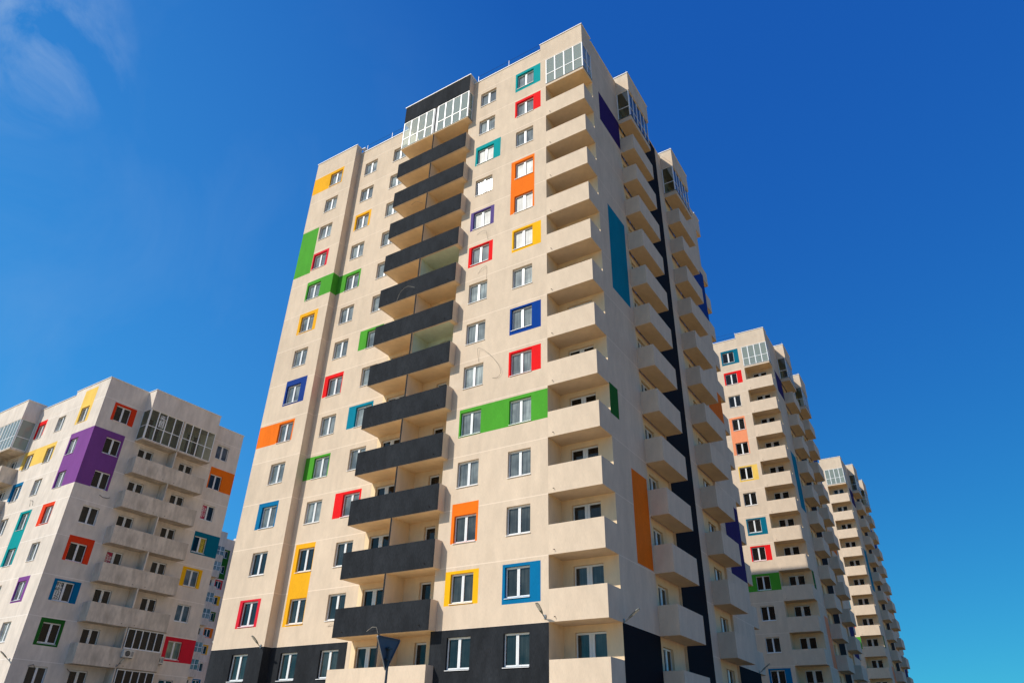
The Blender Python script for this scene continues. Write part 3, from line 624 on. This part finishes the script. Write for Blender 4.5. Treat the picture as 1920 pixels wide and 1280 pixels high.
link('glazing_frame', g[0], o); link('glazing_pane', g[1], o)
cable([(.02, 2.2, 19.75), (.08, 2.5, 19.6), (.08, 2.9, 19.62), (.02, 3.1, 19.75)], bent=True, to=Dt, r=.02)
cable([(-6.6, -.02, 19.2), (-6.75, -.08, 19.75), (-6.2, -.08, 19.6), (-6.1, -.02, 19.2)], bent=True, to=Dt, r=.014)
cable([(.02, 1.2, 6.6), (.1, 1.5, 6.75), (.02, 1.7, 6.5)], bent=True, to=Dt, r=.018)
cable([(.02, 4.0, 6.7), (.1, 4.3, 6.45), (.02, 4.35, 6.1)], bent=True, to=Dt, r=.018)
# two enclosed balconies lower down, one with a curtained look
WG = window_meshes('balcony_enclosure', 3.2, 1.52, cols=5, glass='dark_window_glass', sill=False, mull=.07, rows=None)
for n in (2, 1):
    put_window(Dt, WG, (1.2+D0, 8.85, S(n)+1.45), math.pi/2, name='balcony_enclosure')
    b = MB(); b.box(1.05, 1.30, 7.18, 10.55, S(n)+2.985, S(n)+3.03, 'brown_frame'); b.build('awning_strip', Dt)
WIN_D = window_meshes('block_window', 1.345, WH, glass='dark_window_glass')
WIN_G = window_meshes('grey_curtain_window', 1.345, WH, glass='grey_curtain_glass')
WIN_L = window_meshes('block_front_window', 1.345, WH)
DOORD = window_meshes('block_balcony_door', 1.35, 2.46, glass='dark_window_glass', sill=False, mull=.2)
dwin = {}
for n in range(0, 9):
    z0 = S(n)+1.23
    dwin[('a', n)] = put_window(Dt, WIN_D, (0, 1.94, z0), math.pi/2)
    dwin[('d', n)] = put_window(Dt, WINC if n == 2 else WIN_G if n in (8, 4, 3) else WIN_D, (0, 12.375, z0), math.pi/2)
    dwin[('b', n)] = put_window(Dt, DOORD, (0, 4.985, S(n)+.19), math.pi/2, name='balcony_door')
    dwin[('c', n)] = put_window(Dt, DOORD, (0, 9.03, S(n)+.19), math.pi/2, name='balcony_door')
    for x in (-2.89, -6.84, -10.54): put_window(Dt, WIN_L, (x, 0, z0))
    put_window(Dt, DOORD, (-13.5, 0, S(n)+.19), 0, name='balcony_door')
# paper notices stuck in the windows
def lettering(body, size, mat, parent, loc, rot):
    cu = bpy.data.curves.new('lettering', 'FONT'); cu.body = body; cu.size = size; cu.align_x = 'CENTER'; cu.align_y = 'CENTER'; cu.extrude = .001; cu.offset = .006
    tmp = bpy.data.objects.new('lettering_curve', cu); scene.collection.objects.link(tmp)
    dg = bpy.context.evaluated_depsgraph_get(); me = bpy.data.meshes.new_from_object(tmp.evaluated_get(dg)); bpy.data.objects.remove(tmp)
    me.materials.clear(); me.materials.append(MATS[mat]); t = link('lettering', me, parent, loc); t.rotation_euler = rot
def notice(win, x0, x1, z0, z1, board, ink, lines, size, rot=0.0, y=.158, lead=None):
    if win is None: return
    b = MB(); b.box(x0, x1, y, y+.006, z0, z1, board); o = b.build('window_notice', win)
    n = len(lines); h = (z1-z0)/n
    for i, s_ in enumerate(lines):
        lettering(s_, size, ink, o, (x0+(x1-x0)*(i+.5)/n, y-.003, (z0+z1)/2) if rot else ((x0+x1)/2, y-.003, z1-h*(i+.5)), (math.pi/2, rot, 0))
notice(dwin[('a', 3)], -.60, -.14, .12, 1.30, 'sign_white', 'ink_black', ['918', '681', '12', '25'], .34)
notice(dwin[('d', 6)], -.60, -.12, .10, 1.33, 'sign_red', 'sign_white', ['АРЕНДА', '918 681'], .25, math.pi/2)
notice(dwin[('b', 4)], -.60, -.14, .95, 2.35, 'sign_red', 'sign_white', ['АРЕНДА', '918 681'], .26, math.pi/2)
notice(dwin[('d', 5)], .12, .60, .10, 1.33, 'sign_yellow', 'ink_black', ['ПРОДАЖА', 'КВАРТИР'], .24, math.pi/2)
# notice in the glazed top balcony
b = MB(); b.box(1.20-.012, 1.20-.006, 4.72, 5.20, S(8)+1.6, S(8)+2.72, 'sign_white'); o = b.build('window_notice', Dt)
for i, s_ in enumerate(['918', '681', '12', '25']):
    lettering(s_, .32, 'ink_black', o, (1.20-.004, 4.96, S(8)+2.58-.28*i), (math.pi/2, 0, math.pi/2))
# air conditioners, lamps, rails
def aircon(loc, rz):
    b = MB(); b.box(-.42, .42, -.32, -.02, 0, .55, 'air_conditioner_white'); 
    ring = [(-.08+.22*math.cos(a*math.pi/8), -.325, .28+.22*math.sin(a*math.pi/8)) for a in range(16)]; b.quad(ring, 'ink_black', (0, -1, 0))
    for k in range(5): b.box(-.30, .14, -.335, -.329, .10+.09*k, .112+.09*k, 'air_conditioner_white')
    b.box(.20, .40, -.329, -.322, .1, .45, 'grey_metal'); b.box(-.40, -.36, -.30, 0, -.05, 0, 'grey_metal'); b.box(.36, .40, -.30, 0, -.05, 0, 'grey_metal')
    b.build('air_conditioner', Dt, loc, rz)
aircon((1.2, 7.62, S(2)+.80), math.pi/2)
aircon((0.0, 11.05, S(2)+.75), math.pi/2)
link('wall_lamp', LAMP, Dt, (1.2, 7.1, 7.2), math.pi/2); link('wall_lamp', LAMP, Dt, (-.35, 0, 6.95), 0)
Rl = MB()
for a, b_ in (((-11.6, .5), (-6.0, .5)),):
    for i in range(4):
        x = a[0]+(b_[0]-a[0])*i/3; Rl.tube([(x, .5, 29.2), (x, .5, 29.95)], .015, 'grey_metal', 5)
    Rl.tube([(a[0], .5, 29.93), (b_[0], .5, 29.93)], .008, 'dark_metal', 4); Rl.tube([(a[0], .5, 29.7), (b_[0], .5, 29.7)], .008, 'dark_metal', 4)
Rl.build('roof_rail', Dt)

# ================================================================ FAR BUILDING in the gap
Et = thing('apartment_building', 'distant white apartment block in the gap between the left block and the tallest tower', 'building', (-114.1, 62.4, .57), 0)
W = MB(); ops = []
for n in range(0, 12): ops += [(-.68, .68, S(n)+1.23, S(n)+2.66), (3.4, 4.8, S(n)+.9, S(n)+2.66), (-3.0, -1.6, S(n)+.9, S(n)+2.66)]
paints = {11: 'dark_green_paint', 10: 'dark_green_paint', 9: 'crimson_paint', 8: 'yellow_paint', 7: 'dark_green_paint', 6: 'orange_paint', 5: 'yellow_paint', 3: 'sky_blue_paint'}
er = [(-1.0, 1.1, S(10)+.1, S(11)+2.9, 'dark_green_paint')]
for n, pm in paints.items():
    if n < 10: er.append((-.85, 1.2 if n % 2 == 0 else .95, S(n)+1.1, S(n)+2.85, pm))
facade(W, 'x', 0, -9, 15, 0, 39.0, 'white_plaster', ops, er); facade(W, 'y', -9, -25, 0, 0, 39.0, 'white_plaster'); facade(W, 'b', 15, -25, 0, 0, 39, 'white_plaster'); facade(W, 'w', -25, -9, 15, 0, 39, 'white_plaster')
W.quad([(-25, -9, 38.8), (0, -9, 38.8), (0, 15, 38.8), (-25, 15, 38.8)], 'roof_felt', (0, 0, 1))
W.box(-1, 1.1, -5.2, -1.2, 37.0, 39.9, 'white_plaster'); W.box(-1, 1.1, 2.0, 6.2, 37.0, 39.7, 'white_plaster')
coping(W, [(-.3, 0, -1.0, 1.9)], 39.0)
W.build('wall', Et)
b = MB(); b.box(.001, 1.1, 0, 4, 0, 1.3, 'white_balcony_plaster'); EB = b.mesh('far_balcony')
eg = MB(); eg.box(.02, 1.05, .05, 3.95, 1.3, 3.0, 'window_glass', skip='+z-z')
for y in (0.02, 1.0, 2.0, 3.0, 3.92): eg.box(.98, 1.09, y, y+.08, 1.3, 3.0, 'white_frame')
for x in (.02, .5): eg.box(x, x+.07, 0.0, 4.0, 1.3, 3.0, 'white_frame')
eg.box(.01, 1.095, .01, 3.99, 2.1, 2.17, 'white_frame'); EG = eg.mesh('far_balcony_glazing')
for n in range(1, 12):
    put_window(Et, WIND, (0, 0, S(n)+1.23), math.pi/2)
    for y in (-5.1, 2.05):
        if in_view(Et, (1, y+2, S(n))):
            o = link('balcony', EB, Et, (0, y, S(n)))
            if (n*7+int(y)) % 3 != 1 or n == 11: link('balcony_glazing', EG, o)
    if n < 12: put_window(Et, WIND, (0, 4.1, S(n)+1.23), math.pi/2); put_window(Et, WIND, (0, -2.3, S(n)+1.23), math.pi/2)

# ================================================================ ROAD SIGN seen from behind
Sg = thing('road_sign', 'back of a triangular road sign on a grey pole before the tallest tower', 'road sign', (1.119, -15.328, 0), 0)
ZT = 4.14; wS = .90; hS = .866*wS
def tri(inset, x, rad=.05, k=5):
    cs = [Vector((x, -wS/2, ZT)), Vector((x, wS/2, ZT)), Vector((x, 0, ZT-hS))]; cen = (cs[0]+cs[1]+cs[2])/3
    pts = []
    for i in range(3):
        p0 = cs[i]; a = (cs[i-1]-p0).normalized(); b_ = (cs[(i+1) % 3]-p0).normalized(); d = (a+b_).normalized()
        c0 = p0+d*(rad*2); 
        for j in range(k+1):
            t = j/k; v_ = (a*(1-t)+b_*t); q = p0+a*(rad*1.73)*(1-t)**2+b_*(rad*1.73)*t**2
            pts.append(q+(cen-q).normalized()*inset)
    return pts
b = MB(); o1 = tri(0, .03); o0 = tri(0, 0.0); i1 = tri(.035, .03); i2 = tri(.035, .008); n = len(o1)
for k in range(n):
    k2 = (k+1) % n
    b.quad([o0[k], o0[k2], o1[k2], o1[k]], 'grey_metal'); b.quad([o1[k], o1[k2], i1[k2], i1[k]], 'sign_back', (1, 0, 0)); b.quad([i1[k], i1[k2], i2[k2], i2[k]], 'sign_back')
b.quad(i2, 'sign_back', (1, 0, 0)); b.build('sign_plate', Sg, (0, 0, 0))
b = MB(); b.quad([q+Vector((-.003, 0, 0)) for q in tri(0, 0)], 'sign_red', (-1, 0, 0)); b.quad([q+Vector((-.006, 0, 0)) for q in tri(.11, 0)], 'sign_white', (-1, 0, 0)); b.build('sign_face', Sg)
b = MB(); b.tube([(.055, .0, 0), (.055, .0, ZT-.22)], .03, 'dark_metal', 12); b.build('pole', Sg)
b = MB()
for zz in (ZT-.28, ZT-.52): b.box(.009, .105, -.075, .075, zz, zz+.04, 'dark_metal')
b.build('bracket', Sg)

# ================================================================ GROUND
b = MB(); b.quad([(-900, -900, 0), (900, -900, 0), (900, 900, 0), (-900, 900, 0)], 'dry_ground', (0, 0, 1)); structure(b.build('ground'))
b = MB(); b.quad([(-200, -25.5, .008), (200, -25.5, .008), (200, -19.5, .008), (-200, -19.5, .008)], 'asphalt', (0, 0, 1)); b.quad([(3, -19.5, .008), (9, -19.5, .008), (9, 160, .008), (3, 160, .008)], 'asphalt', (0, 0, 1)); b.quad([(-45, -15.5, .02), (-28, -15.5, .02), (-28, 45, .02), (-45, 45, .02)], 'asphalt', (0, 0, 1)); structure(b.build('road'))  # last asphalt strip is added, unseen, to cut bounce onto the left block
b = MB()
for i in range(60): b.quad([(-150+5*i, -22.57, .012), (-148+5*i, -22.57, .012), (-148+5*i, -22.43, .012), (-150+5*i, -22.43, .012)], 'road_paint', (0, 0, 1))
structure(b.build('road_marking'))
b = MB(); b.box(-200, 2.8, -19.5, -19.3, 0, .14, 'kerb_stone'); b.box(9.2, 200, -19.5, -19.3, 0, .14, 'kerb_stone'); b.box(-200, 200, -25.7, -25.5, 0, .14, 'kerb_stone'); structure(b.build('kerb'))
b = MB(); b.quad([(-27.8, -120, .004), (14, -120, .004), (14, -1, .004), (-27.8, -1, .004)], 'paving', (0, 0, 1)); structure(b.build('bounce_yard'))  # added unseen yard, pale so sunlight bounces up to the soffits
b = MB(); b.box(-200, 2.8, -19.3, -16.5, 0, .13, 'paving'); b.box(9.2, 200, -19.3, -16.5, 0, .13, 'paving'); b.box(-27.5, 2.4, -16.5, -1.0, 0, .1, 'paving'); structure(b.build('pavement'))  # last slab is an added pale forecourt bouncing light onto the front
print('objects', len(scene.objects))
